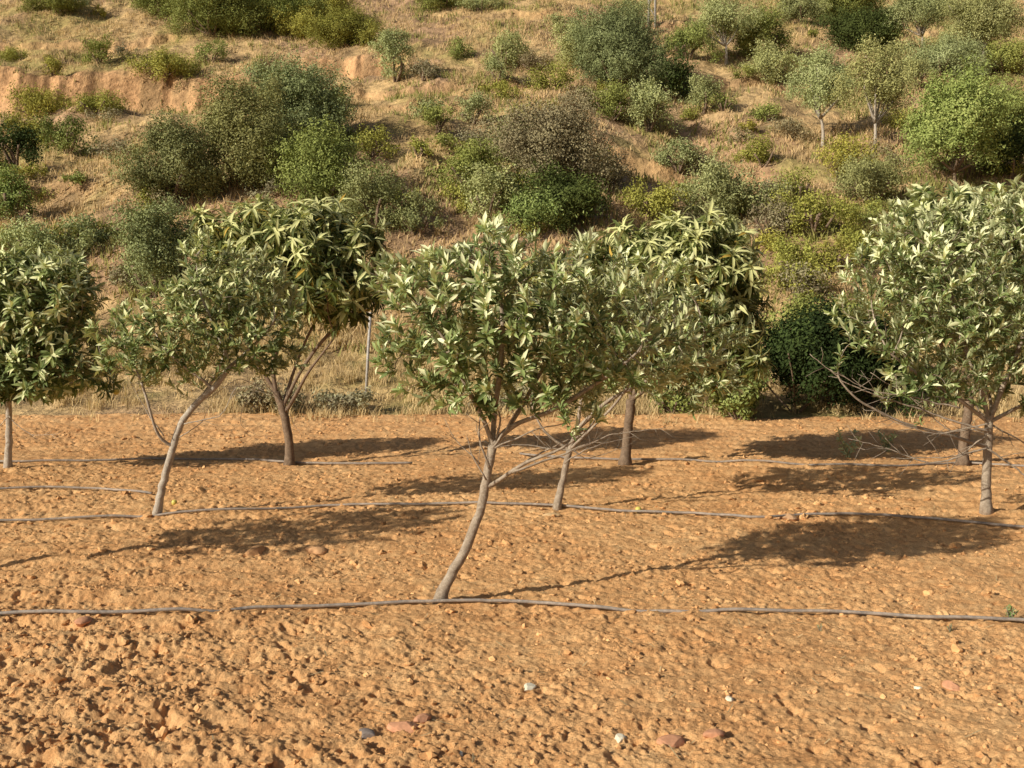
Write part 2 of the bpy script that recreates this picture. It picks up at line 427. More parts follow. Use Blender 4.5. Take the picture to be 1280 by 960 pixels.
# ------------------------------------------------------------------ orchard trees
def grow(limbs, lobes, n_attr, step=.07, kill=.13, seed=0, bare=()):
    g = np.random.default_rng(seed)
    pos = []; par = []; fixed = []
    for li, (pts, parent) in enumerate(limbs):
        q = resample(pts, step); last = -1
        if li > 0:
            d = np.linalg.norm(np.array(pos)-q[0], axis=1); last = int(np.argmin(d)); q = q[1:]
        for p in q:
            pos.append(p); par.append(last); last = len(pos)-1; fixed.append(li)
    ntrunk = sum(1 for f in fixed if f == 0)
    att = []
    vol = np.array([np.prod(l[1]) for l in lobes]); vol = vol/vol.sum()
    for (c, r), w in zip(lobes, vol):
        k = int(n_attr*w)+1; d = norm(g.normal(size=(k, 3))); rr = g.random(k)**(1/2.2)
        att.append(c+d*rr[:, None]*r)
    att = np.concatenate(att); alive = np.ones(len(att), bool)
    P = np.array(pos); near = np.full(len(att), -1); nd = np.full(len(att), 1e9)
    start = 0 if len(limbs) == 1 else max(3, int(ntrunk*.75))
    def upd(lo, hi):
        D = np.linalg.norm(att[:, None]-P[None, lo:hi], axis=2); j = D.argmin(1); dm = D[np.arange(len(att)), j]
        m = dm < nd; nd[m] = dm[m]; near[m] = j[m]+lo
    upd(start, len(P))
    for it in range(90):
        alive &= nd > kill
        if not alive.any(): break
        ids = np.where(alive)[0]
        uq, inv = np.unique(near[ids], return_inverse=True)
        D = np.zeros((len(uq), 3)); np.add.at(D, inv, norm(att[ids]-P[near[ids]]))
        D = norm(norm(D)+g.normal(size=D.shape)*.22+np.array([0, 0, .10]))
        newp = P[uq]+D*step
        lo = len(P); P = np.vstack([P, newp]); par += list(uq); fixed += [99]*len(uq)
        upd(lo, len(P))
    return P, np.array(par), np.array(fixed), ntrunk

def orchard_tree(label, base, trunk, limbs, lobes, rtrunk, seed, n_attr=520, per=11, Ls=(.10, .16), droop=0., cols=None,
                 dead=(), bark=None, name='fruit_tree', fruits=(), thin=1., group='fruit trees planted in rows on the tilled field'):
    g = np.random.default_rng(seed); bark = bark or BARK
    t = empty(name, base, label, 'fruit tree', group); n_attr = int(n_attr*1.45); per = per+5
    P, par, fx, nt_ = grow([(trunk, -1)]+[(l, 0) for l in limbs], lobes, n_attr, seed=seed)
    n = len(P); child = [[] for _ in range(n)]
    for i, p in enumerate(par):
        if p >= 0: child[p].append(i)
    R = np.zeros(n); tip = .0030; e = 2.35
    for i in range(n-1, -1, -1):
        R[i] = tip if not child[i] else sum(R[c]**e for c in child[i])**(1/e)
    # scale so the trunk top keeps the wanted thickness
    top = R[nt_-1]; k = (rtrunk*.85)/max(R[0], 1e-4)
    ex = math.log(rtrunk*.85/tip)/math.log(max(R[0]/tip, 1.5))
    R = tip*(R/tip)**ex
    for li in range(1, len(limbs)+1):
        ids = np.where(fx == li)[0]
        if len(ids): R[ids] = np.maximum(R[ids], rtrunk*np.linspace(.42, .16, len(ids)))
        if len(ids): R[ids] = np.minimum(R[ids], rtrunk*np.linspace(.62, .34, len(ids)))
    # trunk
    ac = Acc(); ti = np.arange(nt_); tr = R[:nt_].copy(); tr = np.maximum(tr, rtrunk*np.linspace(1, .72, nt_))
    tr[:4] *= np.array([1.5, 1.22, 1.08, 1.02]); tp = P[:nt_].copy(); tp[0, 2] -= .06
    tp[1:-1] += g.normal(size=(nt_-2, 3))*.004
    tube(ac, tp, tr, 12, wob=.16); ac.build('trunk', bark, t)
    # branches: chains
    ac = Acc(); done = np.zeros(n, bool); done[:nt_] = True
    starts = [(i, par[i]) for i in range(nt_, n) if par[i] >= 0 and (par[i] < nt_)]
    def chains(st):
        stack = list(st)
        while stack:
            i, p = stack.pop(); ch = [p, i]
            while child[i]:
                cs = sorted(child[i], key=lambda q: -R[q])
                for q in cs[1:]: stack.append((q, i))
                i = cs[0]; ch.append(i)
            yield ch
    for ch in chains(starts):
        rr = R[ch].copy(); rr[0] = min(R[ch[0]], rr[1]*1.15)
        pp = P[ch].copy()
        for _ in range(2):
            if len(pp) > 2: pp[1:-1] = (pp[:-2]+2*pp[1:-1]+pp[2:])/4
        tube(ac, pp, rr, 7 if rr[1] > .012 else (5 if rr[1] > .006 else 3), cap=False)
    for dl in dead:     # bare dead twigs / shoots
        q = resample(dl[0], .06); q[1:] += np.cumsum(g.normal(size=(len(q)-1, 3))*.006, 0)
        tube(ac, q, np.linspace(dl[1], dl[1]*.3, len(q)), 5)
        for j in range(2, len(q)-1):
            if g.random() < .38*dl[2]:
                d = norm(q[j]-q[j-1])+g.normal(size=3)*.7; d = norm(d)*(.12+.25*g.random())
                m = q[j]+d*.5+g.normal(size=3)*.02
                tube(ac, np.array([q[j], m, q[j]+d+np.array([0, 0, .03])]), np.array([dl[1]*.4, dl[1]*.3, dl[1]*.15]), 3)
    ac.build('branches', bark, t)
    # leaves: rosettes at tips and along thin twigs
    tips = [i for i in range(nt_, n) if not child[i]]
    thin_n = [i for i in range(nt_, n) if child[i] and R[i] < tip*2.6 and g.random() < .75*thin]
    nodes = tips+thin_n; ac = Acc()
    ax = norm(np.array([P[i]-P[par[par[i]]] if par[i] >= 0 and par[par[i]] >= 0 else np.array([0, 0, 1.]) for i in nodes]))
    cen = np.mean([l[0] for l in lobes], 0)
    ax = norm(ax+np.array([0, 0, .95])*(1-.6*droop)+.35*norm(P[nodes]-cen))
    for q in range(per):
        m = g.random(len(nodes)) < np.where(np.arange(len(nodes)) < len(tips), 1, .5)
        A0 = ax[m]; C = P[nodes][m]; k = len(A0)
        rn = norm(np.cross(A0, g.normal(size=(k, 3))))
        spread = (.28+.85*(q/per))*(1+.7*droop)+g.normal(size=k)*.28
        D = A0*np.cos(spread)[:, None]+rn*np.sin(spread)[:, None]
        D[:, 2] -= droop*(.25+.5*q/per); D = norm(D)
        U = norm(A0*1.0-D*np.sum(A0*D, 1, keepdims=True)+1e-3*g.normal(size=(k, 3)))
        L = Ls[0]+(Ls[1]-Ls[0])*g.random(k); L *= (1-.25*q/per)
        tcol = g.random((k, 1)); young = (q < per*.35)
        h = (P[nodes][m][:, 2]-min(l[0][2]-l[1][2] for l in lobes))[:, None]
        c0 = np.array(cols[0]); c1 = np.array(cols[1]); c2 = np.array(cols[2])
        c = c0*(1-tcol)+c1*tcol
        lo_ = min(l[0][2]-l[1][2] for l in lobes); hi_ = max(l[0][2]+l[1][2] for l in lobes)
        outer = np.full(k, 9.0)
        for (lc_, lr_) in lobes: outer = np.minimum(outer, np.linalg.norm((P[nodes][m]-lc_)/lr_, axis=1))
        outer = sst(.45, .95, outer)[:, None]; c = c*(.62+.5*outer)  # crown shade put into the colour: inner leaves darkened, outer ones lightened
        y_ = (g.random((k, 1)) < (.75 if young else .26)*(.35+.65*outer)*(.55+.9*sst(.2, .9, h/(1e-3+max(l[0][2]+l[1][2] for l in lobes)-min(l[0][2]-l[1][2] for l in lobes))))); c = np.where(y_, c2*(.85+.3*tcol), c)  # pale leaves weighted outward and upward, painting in a sunlit look
        if droop > .5:
            dd = g.random((k, 1)) < .012; c = np.where(dd, np.array([.55, .38, .08]), c)
        off = A0*(.05*g.random(k)-.05*(q/per))[:, None]
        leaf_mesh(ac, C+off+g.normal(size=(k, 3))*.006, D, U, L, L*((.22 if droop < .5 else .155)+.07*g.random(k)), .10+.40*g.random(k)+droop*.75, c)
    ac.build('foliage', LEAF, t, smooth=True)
    for (fp, fr) in fruits: fruit(fp, fr, t)
    return t
def fruit(p, r, parent=None, label=None):
    bv, bf = ICO3; v = bv*r; v[:, 2] *= 1.08; v[:, 2] -= .3*r*np.exp(-((bv[:, 0]**2+bv[:, 1]**2)/.05))*(bv[:, 2] > 0)
    o = mesh_obj('fruit', v+p, [bf], FRUITM, parent, col=np.tile((.60, .52, .12), (len(v), 1)), origin=None if parent else np.array(p))
    return o

def PX(pts, d, dd=None):
    out = [at(x, y, d+(dd[i] if dd else 0)) for i, (x, y) in enumerate(pts)]
    return np.array(out)
def LB(lst, d):
    """lobes in photo measures: (cx, cy, rx, ry, depth offset, depth radius)"""
    return [(at(cx, cy, d+o), np.array([rx*(d+o)/1350, rd, ry*(d+o)/1350])) for (cx, cy, rx, ry, o, rd) in lst]
def base_at(px, py):
    p = hit(px, py); p[2] = float(field_z(p[0], p[1])); return p
SAGE = [(.135, .190, .058), (.34, .405, .155), (.84, .86, .54)]
SAGE2 = [(.110, .155, .046), (.28, .335, .120), (.74, .76, .43)]
LOQ = [(.055, .076, .018), (.21, .24, .065), (.68, .68, .32)]

# front tree
b = base_at(548, 753); d = b[1]
orchard_tree('front tree with a bare curved grey trunk leaning right, nearest of the orchard', b,
    np.vstack([b, PX([(562, 722), (581, 690), (597, 652), (606, 615), (612, 575), (616, 556)], d, [.02, .05, .08, .1, .1, .1])]),
    [PX([(609, 612), (640, 588), (665, 573), (700, 565), (745, 528)], d+.1, [0, -.1, -.2, -.3, -.3]),
     PX([(616, 556), (604, 520), (580, 480), (560, 430)], d+.1, [0, 0, -.1, -.2]),
     PX([(616, 556), (640, 530), (662, 490), (690, 440), (720, 400)], d+.1, [0, .1, .3, .4, .6]),
     PX([(616, 556), (617, 520), (625, 470), (630, 400), (620, 340)], d+.1, [0, .1, 0, -.1, 0]),
     PX([(640, 530), (690, 515), (745, 480), (800, 440)], d+.1, [0, -.1, -.2, -.3])],
    LB([(625, 395, 145, 105, 0, .95), (560, 400, 88, 95, -.1, .8), (560, 360, 100, 62, .1, .7), (620, 335, 70, 62, .1, .6), (700, 400, 125, 95, .1, .9), (800, 425, 85, 80, .1, .6), (645, 470, 130, 50, 0, .7), (540, 455, 66, 62, 0, .6), (620, 500, 60, 30, 0, .4), (690, 500, 60, 30, .1, .5), (868, 450, 40, 38, .1, .4),
        (672, 290, 14, 25, 0, .15), (478, 335, 30, 45, 0, .4), (500, 420, 40, 60, 0, .4), (720, 480, 80, 45, .1, .5), (740, 340, 70, 50, .2, .5)], d),
    .045, 11, n_attr=1300, per=12, Ls=(.078, .158), cols=SAGE,
    dead=[(PX([(608, 600), (590, 575), (582, 545)], d), .008, .8), (PX([(616, 560), (640, 520), (650, 500)], d-.1), .012, 1), (PX([(612, 585), (595, 540), (600, 510)], d-.1), .011, 1), (PX([(618, 556), (628, 520), (610, 490)], d+.1), .012, 1), (PX([(625, 600), (660, 575), (720, 550), (770, 500)], d+.1), .010, 1), (PX([(640, 590), (690, 572), (760, 545)], d-.2), .012, 1),
          (PX([(618, 560), (660, 540), (720, 525)], d-.1), .010, .9), (PX([(600, 580), (570, 555), (560, 530)], d), .006, .6)])
# off-frame neighbour whose shadow lies left of the front tree
b = np.array([-5.92, 9.5, 0.]); b[2] = float(field_z(b[0], b[1])); d = b[1]
tr = np.vstack([b, b+[.05, 0, .5], b+[.12, 0, 1.0], b+[.15, 0, 1.4]])
orchard_tree('tree of the front row left of the view, casting the left ground shadow', b, tr,
    [np.array([tr[-1], tr[-1]+[-.3, .1, .4], tr[-1]+[-.5, .1, .8]]), np.array([tr[-1], tr[-1]+[.3, -.1, .4], tr[-1]+[.5, -.1, .8]])],
    [(b+[.2, 0, 2.1], np.array([1.15, 1.0, .75])), (b+[.0, 0, 2.6], np.array([.8, .8, .6]))], .052, 12, n_attr=520, per=9, Ls=(.09, .15), cols=SAGE)
# second row
b = base_at(195, 645); d = b[1]
orchard_tree('left leaning tree with a forked pale trunk and low left side shoot', b,
    np.vstack([b, PX([(205, 600), (217, 555), (229, 522), (246, 503), (268, 485), (288, 458)], d)]),
    [PX([(213, 560), (196, 545), (188, 515), (178, 480), (165, 450)], d, [0, -.1, -.2, -.2, -.2]), PX([(229, 522), (250, 500), (270, 470), (290, 420), (285, 370)], d, [0, .2, .3, .2, .1]),
     PX([(288, 458), (320, 430), (345, 400)], d, [0, .1, 0]), PX([(288, 458), (270, 410), (250, 370), (245, 320)], d, [0, -.1, 0, 0]),
     PX([(268, 485), (225, 455), (200, 430)], d, [0, -.1, 0])],
    LB([(170, 435, 60, 55, 0, .7), (210, 425, 70, 62, -.1, .8), (290, 400, 95, 75, .1, .9), (268, 350, 50, 58, 0, .7), (320, 370, 55, 62, .2, .6), (250, 300, 16, 30, 0, .22), (340, 440, 45, 40, .1, .6)], d),
    .047, 21, n_attr=950, per=10, Ls=(.08, .165), cols=SAGE2, bark=BARKW,
    dead=[(PX([(230, 530), (280, 520), (300, 478), (345, 492)], d-.2), .007, .7), (PX([(205, 545), (180, 505), (170, 480)], d-.1), .008, .8),
          (PX([(240, 510), (300, 470), (350, 500), (372, 545)], d+.3), .006, .5), (PX([(320, 480), (305, 510), (300, 530), (325, 545), (350, 540)], d+.6), .005, .4),
          (PX([(222, 548), (250, 530), (262, 505)], d+.1), .008, .7)],
    )
b = base_at(696, 637); d = b[1]
orchard_tree('tree with a short straight pale trunk standing just right behind the front tree', b,
    np.vstack([b, PX([(702, 605), (709, 578), (712, 562)], d)]),
    [PX([(712, 562), (735, 540), (770, 505), (800, 460)], d, [0, -.1, -.2, -.2]), PX([(712, 562), (722, 535), (726, 500), (740, 450)], d), PX([(712, 562), (690, 550), (672, 530), (660, 490)], d),
     PX([(722, 535), (760, 500), (820, 470), (880, 440)], d, [0, -.1, -.3, -.4])],
    LB([(760, 430, 85, 75, .2, .9), (850, 455, 78, 68, -.1, .8), (885, 420, 70, 40, -.2, .5), (820, 375, 85, 60, 0, .8), (700, 400, 80, 80, .3, .8)], d),
    .045, 22, n_attr=620, per=11, Ls=(.085, .17), cols=SAGE, bark=BARK,
    dead=[(PX([(712, 562), (650, 560), (600, 566)], d), .011, 1), (PX([(712, 565), (760, 540), (830, 530)], d-.3), .010, 1), (PX([(705, 580), (740, 560), (800, 545)], d-.3), .009, .9),
          (PX([(712, 562), (740, 572), (790, 560)], d-.2), .006, .8)])
b = base_at(1233, 642); d = b[1]
orchard_tree('large broad tree at the right edge with many low bare branches', b,
    np.vstack([b, PX([(1233, 600), (1235, 560), (1236, 528)], d)]),
    [PX([(1236, 528), (1200, 500), (1150, 470), (1110, 440)], d, [0, -.3, -.5, -.6]), PX([(1236, 528), (1225, 480), (1200, 420), (1185, 350)], d), PX([(1236, 528), (1255, 480), (1280, 420), (1300, 360)], d),
     PX([(1235, 560), (1190, 545), (1130, 530), (1070, 500), (1045, 470)], d, [0, -.4, -.6, -.8, -.8]), PX([(1236, 528), (1290, 500), (1350, 470)], d), PX([(1236, 540), (1240, 500), (1210, 440), (1150, 380)], d, [0, .4, .7, .8])],
    LB([(1190, 370, 115, 95, 0, 1.1), (1110, 410, 68, 55, -.4, .7), (1095, 360, 50, 55, -.1, .6), (1085, 430, 45, 22, -.7, .35), (1270, 360, 110, 110, .1, 1.1), (1240, 450, 110, 60, 0, .9), (1150, 300, 75, 60, .3, .7), (1230, 280, 85, 50, .3, .8), (1170, 465, 75, 35, -.4, .6), (1350, 400, 80, 90, 0, .9), (1080, 410, 45, 35, -.5, .45), (1140, 485, 60, 28, -.6, .4), (1290, 490, 60, 40, 0, .6), (1195, 500, 45, 25, -.5, .3), (1130, 330, 60, 60, 0, .7), (1090, 330, 30, 40, 0, .4)], d),
    .06, 31, n_attr=1350, per=10, Ls=(.08, .175), cols=SAGE, bark=BARK,
    dead=[(PX([(1236, 540), (1180, 520), (1120, 500), (1060, 478), (1015, 440)], d-.7), .014, 1), (PX([(1235, 560), (1160, 580), (1100, 560), (1060, 550)], d-.6), .013, 1),
          (PX([(1200, 510), (1140, 500), (1070, 490), (1030, 470)], d-.8), .010, 1), (PX([(1236, 540), (1200, 570), (1130, 570), (1105, 545)], d-.5), .010, 1),
          (PX([(1234, 560), (1255, 575), (1290, 600), (1330, 620)], d-.4), .014, .8), (PX([(1236, 530), (1170, 545), (1110, 530), (1085, 510)], d-.9), .010, 1), (PX([(1238, 530), (1290, 560), (1320, 540)], d), .012, 1),
          (PX([(1236, 530), (1215, 500), (1150, 505), (1090, 470)], d-.3), .012, 1), (PX([(1236, 535), (1190, 540), (1150, 510), (1120, 470)], d-.6), .010, 1)])
# third row
b = base_at(10, 585); d = b[1]
orchard_tree('round dark tree with a straight white trunk at the left edge', b,
    np.vstack([b, PX([(11, 545), (11, 505), (10, 480)], d)]),
    [PX([(10, 480), (40, 450), (80, 420)], d), PX([(10, 480), (-20, 440), (-40, 400)], d), PX([(10, 480), (12, 430), (30, 370)], d), PX([(11, 500), (60, 490), (110, 470)], d, [0, -.2, -.3])],
    LB([(20, 390, 85, 75, 0, 1.1), (70, 370, 62, 62, 0, 1.), (60, 450, 85, 55, 0, 1.), (20, 480, 70, 30, -.2, .8), (-30, 390, 60, 80, 0, 1.), (40, 340, 70, 38, 0, .8), (110, 460, 40, 25, -.2, .5), (0, 470, 50, 30, -.3, .6), (125, 480, 25, 14, -.3, .3)], d),
    .055, 41, n_attr=760, per=10, Ls=(.16, .25), droop=.35, cols=SAGE2, bark=BARKW,
    dead=[(PX([(11, 520), (40, 545), (75, 540)], d-.2), .008, .8), (PX([(11, 520), (-10, 545), (-30, 550)], d-.2), .008, .8)])
b = base_at(362, 582); d = b[1]
orchard_tree('tall tree with drooping leaves and a kinked brown trunk, left of centre', b,
    np.vstack([b, PX([(362, 555), (358, 530), (353, 510), (345, 490)], d)]),
    [PX([(354, 508), (372, 470), (395, 435), (425, 402), (450, 385)], d, [0, 0, 0, .1, .2]), PX([(354, 508), (365, 470), (380, 430), (400, 390)], d, [0, .2, .3, .3]), PX([(345, 490), (340, 460), (350, 420), (365, 380)], d),
     PX([(345, 490), (325, 460), (305, 420), (290, 370)], d), PX([(358, 515), (385, 465), (420, 420)], d, [0, -.3, -.4])],
    LB([(370, 330, 92, 68, 0, 1.3), (415, 350, 62, 52, -.2, 1.1), (330, 300, 72, 48, 0, 1.), (395, 290, 62, 42, 0, 1.), (300, 350, 50, 60, 0, .8), (262, 290, 26, 30, 0, .5), (455, 300, 35, 25, 0, .7), (450, 380, 30, 30, -.1, .5)], d),
    .075, 42, n_attr=800, per=12, Ls=(.20, .31), droop=.75, cols=LOQ, bark=BARKD,
    dead=[(PX([(355, 505), (330, 480), (318, 450)], d-.2), .01, .6)])
b = base_at(781, 582); d = b[1]
orchard_tree('tall round tree with long drooping leaves, on a thick straight trunk behind centre', b,
    np.vstack([b, PX([(783, 555), (786, 530), (789, 500)], d)]),
    [PX([(789, 500), (810, 450), (850, 410), (890, 380)], d), PX([(789, 500), (780, 440), (770, 380)], d), PX([(789, 500), (830, 470), (880, 440)], d, [0, -.3, -.5]), PX([(789, 500), (800, 430), (830, 350)], d, [0, .3, .4])],
    LB([(850, 340, 88, 68, 0, 1.3), (900, 345, 55, 60, 0, 1.1), (790, 320, 75, 45, .2, 1.1), (870, 300, 72, 32, 0, 1.), (765, 390, 70, 60, .2, 1.), (900, 440, 60, 45, -.3, .9), (925, 400, 38, 70, 0, .8), (830, 430, 80, 45, 0, 1.1)], d),
    .085, 43, n_attr=850, per=12, Ls=(.21, .32), droop=.75, cols=LOQ, bark=BARKD)
b = base_at(1203, 582); d = b[1]
orchard_tree('dark-trunked tree almost hidden behind the broad right tree', b,
    np.vstack([b, PX([(1205, 550), (1210, 520), (1212, 500)], d)]),
    [PX([(1212, 500), (1180, 440), (1150, 370)], d), PX([(1212, 500), (1240, 430), (1250, 350)], d), PX([(1212, 500), (1205, 420), (1200, 340)], d)],
    LB([(1190, 310, 95, 68, 0, 1.2), (1260, 310, 80, 62, 0, 1.2), (1220, 380, 110, 60, 0, 1.2), (1180, 262, 55, 30, 0, .7), (1250, 255, 50, 25, 0, .7)], d),
    .085, 44, n_attr=620, per=11, Ls=(.20, .30), droop=.3, cols=SAGE2, bark=BARKD)

# fallen and hanging yellow fruit
for (x, y, dd, r, lab) in [(145, 489, 17.5, .055, 'round yellow fruit hanging below the left edge tree'), ]:
    p = at(x, y, dd); o = fruit(p, r); tag(o, lab, 'fruit')
for (x, y, r, lab) in [(218, 631, .035, 'small yellow fruit lying on soil by the leaning tree'), (798, 641, .04, 'yellow fruit lying beside the second-row pipe')]:
    p = base_at(x, y); p[2] += r*.7; o = fruit(p, r); tag(o, lab, 'fruit')

# ------------------------------------------------------------------ scrub
def scrub_leaves(acc, P, Nn, size, cols, g):
    n = len(P); a = norm(np.cross(Nn, g.normal(size=(n, 3)))); b = np.cross(Nn, a)
    s = size*(.6+.8*g.random(n)); a = a*s[:, None]; b = b*(s*.5)[:, None]
    k = Nn*(s*.2)[:, None]
    v = np.stack([P-a, P-b*1.0+k, P+a, P+b+k], 1).reshape(-1, 3)
    i = (np.arange(n)*4)[:, None]
    acc.add(v, [i+np.array([0, 1, 2, 3])], np.repeat(cols, 4, 0))
KIND = {  # hillside leaf tones lightened to put distance haze into the colour
 'olive': dict(c=[(.21, .225, .09), (.40, .42, .18), (.50, .52, .25)], s=.048, dens=2.0),
 'wild': dict(c=[(.11, .125, .05), (.30, .325, .135), (.40, .42, .20)], s=.045, dens=2.6),
 'green': dict(c=[(.13, .15, .04), (.30, .33, .09), (.42, .44, .14)], s=.052, dens=1.7),
 'yellow': dict(c=[(.17, .17, .035), (.36, .355, .08), (.47, .46, .12)], s=.05, dens=1.7),
 'dark': dict(c=[(.035, .05, .015), (.085, .112, .032), (.14, .18, .05)], s=.06, dens=1.5),  # dark green leaf; shadowed bushes get their shade from this colour
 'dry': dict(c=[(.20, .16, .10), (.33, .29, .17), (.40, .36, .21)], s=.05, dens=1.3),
 'shade': dict(c=[(.012, .020, .006), (.035, .052, .014), (.085, .115, .03)], s=.06, dens=1.5),  # hedge lying in tree shadow, that shade painted into the leaf colours
 'bright': dict(c=[(.10, .135, .034), (.27, .325, .095), (.42, .45, .16)], s=.055, dens=2),
}
def crown_mesh(name, kind, cen, rx, ry, rz, seed, parent=None, origin=None, spiky=False, floor=None):
    g = np.random.default_rng(seed); K = KIND[kind]; ac = Acc()
    area = 4*math.pi*((rx*ry)**1.6+(rx*rz)**1.6+(ry*rz)**1.6)**(1/1.6)/3**(1/1.6)
    nl = int(np.clip(7+area*.75, 8, 48)); mean = (rx*ry*rz)**(1/3)
    d = norm(g.normal(size=(nl, 3))); d[:, 2] = np.where(d[:, 2] < -.75, -d[:, 2]*.6, d[:, 2])
    rad = .35+.62*g.random((nl, 1)); az_ = np.arctan2(d[:, 1:2], d[:, 0:1]); pz = g.random(4)*6.28; rad = rad*(1+.20*np.sin(2*az_+pz[0])+.16*np.sin(3*az_+pz[1]+3*d[:, 2:3])+.14*np.sin(5*d[:, 2:3]+pz[2])); cj = (1+.07*g.normal())*(1+np.array([.045, 0, -.04])*np.clip(g.normal(), -1.2, 2))
    LC = cen+d*rad*np.array([rx, ry, rz]); lr = mean*(.26+.26*g.random(nl))*(1.3-.35*rad[:, 0])
    lt = np.clip(.5+.28*g.normal(size=nl), 0, 1)
    sz = K['s']
    for i in range(nl):
        n = int(np.clip(lr[i]**2*12.6*62*K['dens'], 80, 4500))
        ns = 7; sd = norm(g.normal(size=(ns, 3))+[0, 0, .2]); sr = lr[i]*(.38+.24*g.random(ns)); sc_ = LC[i]+sd*(lr[i]*(.45+.45*g.random((ns, 1))))
        pk = g.integers(0, ns, n); stc = .35*(g.random(ns)-.5)
        dd = norm(g.normal(size=(n, 3))); rr = (.45+.62*g.random(n)**.6)*np.where(g.random(n) < .10, 1.3, 1)
        # lumpy lobe surface
        ph = g.random(6)*6; lump = 1+.22*np.sin(dd[:, 0]*5+ph[0])*np.sin(dd[:, 1]*5+ph[1])+.18*np.sin(dd[:, 2]*9+ph[2])*np.sin(dd[:, 0]*8+ph[3])
        stretch = np.array([1, 1, 1.05 if not spiky else 1.4])
        P = sc_[pk]+dd*(sr[pk]*rr*lump)[:, None]*stretch+g.normal(size=(n, 3))*.05
        if not floor:
            ks = g.random(n) < .22; nsh = 16; sh = norm(g.normal(size=(nsh, 3))+norm(LC[i]-cen)*.8+[0, 0, .35]); q_ = g.integers(0, nsh, n)
            P = np.where(ks[:, None], LC[i]+sh[q_]*(lr[i]*(.7+1.0*g.random(n)*(.5+.5*(q_/nsh))))[:, None]+g.normal(size=(n, 3))*.07, P)
        Nn = norm(dd*1.15+norm(P-cen)*.5+g.normal(size=(n, 3))*.42+np.array([0, 0, .12]))
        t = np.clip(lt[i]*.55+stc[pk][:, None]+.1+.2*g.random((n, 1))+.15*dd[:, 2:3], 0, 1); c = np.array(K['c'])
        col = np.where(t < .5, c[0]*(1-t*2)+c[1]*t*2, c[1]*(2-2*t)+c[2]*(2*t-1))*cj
        ao = (.30+.70*sst(.45, .95, rr))[:, None]
        if floor is not None:
            k = P[:, 2] > floor; P, Nn, col, ao = P[k], Nn[k], col[k], ao[k]
        if len(P): scrub_leaves(ac, P, Nn, sz, col, g)
    return ac.build(name, SCRUB, parent, smooth=False, origin=origin), LC, lr
def bush(px, py, w, h, kind, label, group=None, name='bush', seed=None, deep=.8, lift=0, cat='bush', spiky=False):
    p = hit(px, py); k = p[1]/1350.; w *= 1.12; h *= 1.1; rx = w*k/2; H = h*k; seed = seed or int(px*7+py)
    root = np.array([p[0], p[1]+rx*deep*.3, 0.]); root[2] = float(terr(root[0], root[1]))
    t = empty(name, root, label, cat, group)
    slopeup = .35
    crown_mesh('foliage', kind, root+[0, 0, H*.40], rx*.98, rx*deep*.9, H*.52, seed, parent=t, spiky=spiky)
    g = np.random.default_rng(seed+1); ac = Acc()
    for q in range(5):
        a = g.random()*6.28; e = root+[math.cos(a)*rx*.5, math.sin(a)*rx*.4, H*(.30+.2*g.random())]
        m = (root+e)/2+g.normal(size=3)*.05*H
        tube(ac, resample([root-[0, 0, .2], m, e], .2), .03+.012*H, 5)
    ac.build('stems', BARKD, t); return t
def hill_tree(px, py, w, top, crown_bottom, kind, label, bark, group=None, lean=0, extra=()):
    """px, py foot of trunk; crown spans top..crown_bottom in the photo"""
    p = hit(px, py); k = p[1]/1350.; root = p.copy(); seed = int(px*3+py)
    t = empty('tree', root, label, 'tree', group); g = np.random.default_rng(seed)
    zt = (py-top)*k; zb = (py-crown_bottom)*k; rx = w*k/2
    cen = root+[lean*k, 0, (zt+zb)/2]
    _, LC, lr = crown_mesh('crown', kind, cen, rx, rx*.85, (zt-zb)/2, seed, parent=t)
    ac = Acc(); fork = root+[lean*k*.5, 0, zb*1.02]
    tube(ac, resample([root-[0, 0, .3], root+[lean*k*.1+.08, 0, zb*.5], fork], .25), np.linspace(.10, .06, len(resample([root-[0, 0, .3], root+[lean*k*.1+.08, 0, zb*.5], fork], .25))), 8, wob=.15)
    ac.build('trunk', bark, t); ac = Acc()
    for c in LC[:9]:
        q = resample([fork-[0, 0, .15], (fork+c)/2+g.normal(size=3)*.15, c], .25); tube(ac, q, np.linspace(.07, .02, len(q)), 5)
    ac.build('limbs', bark, t); return t

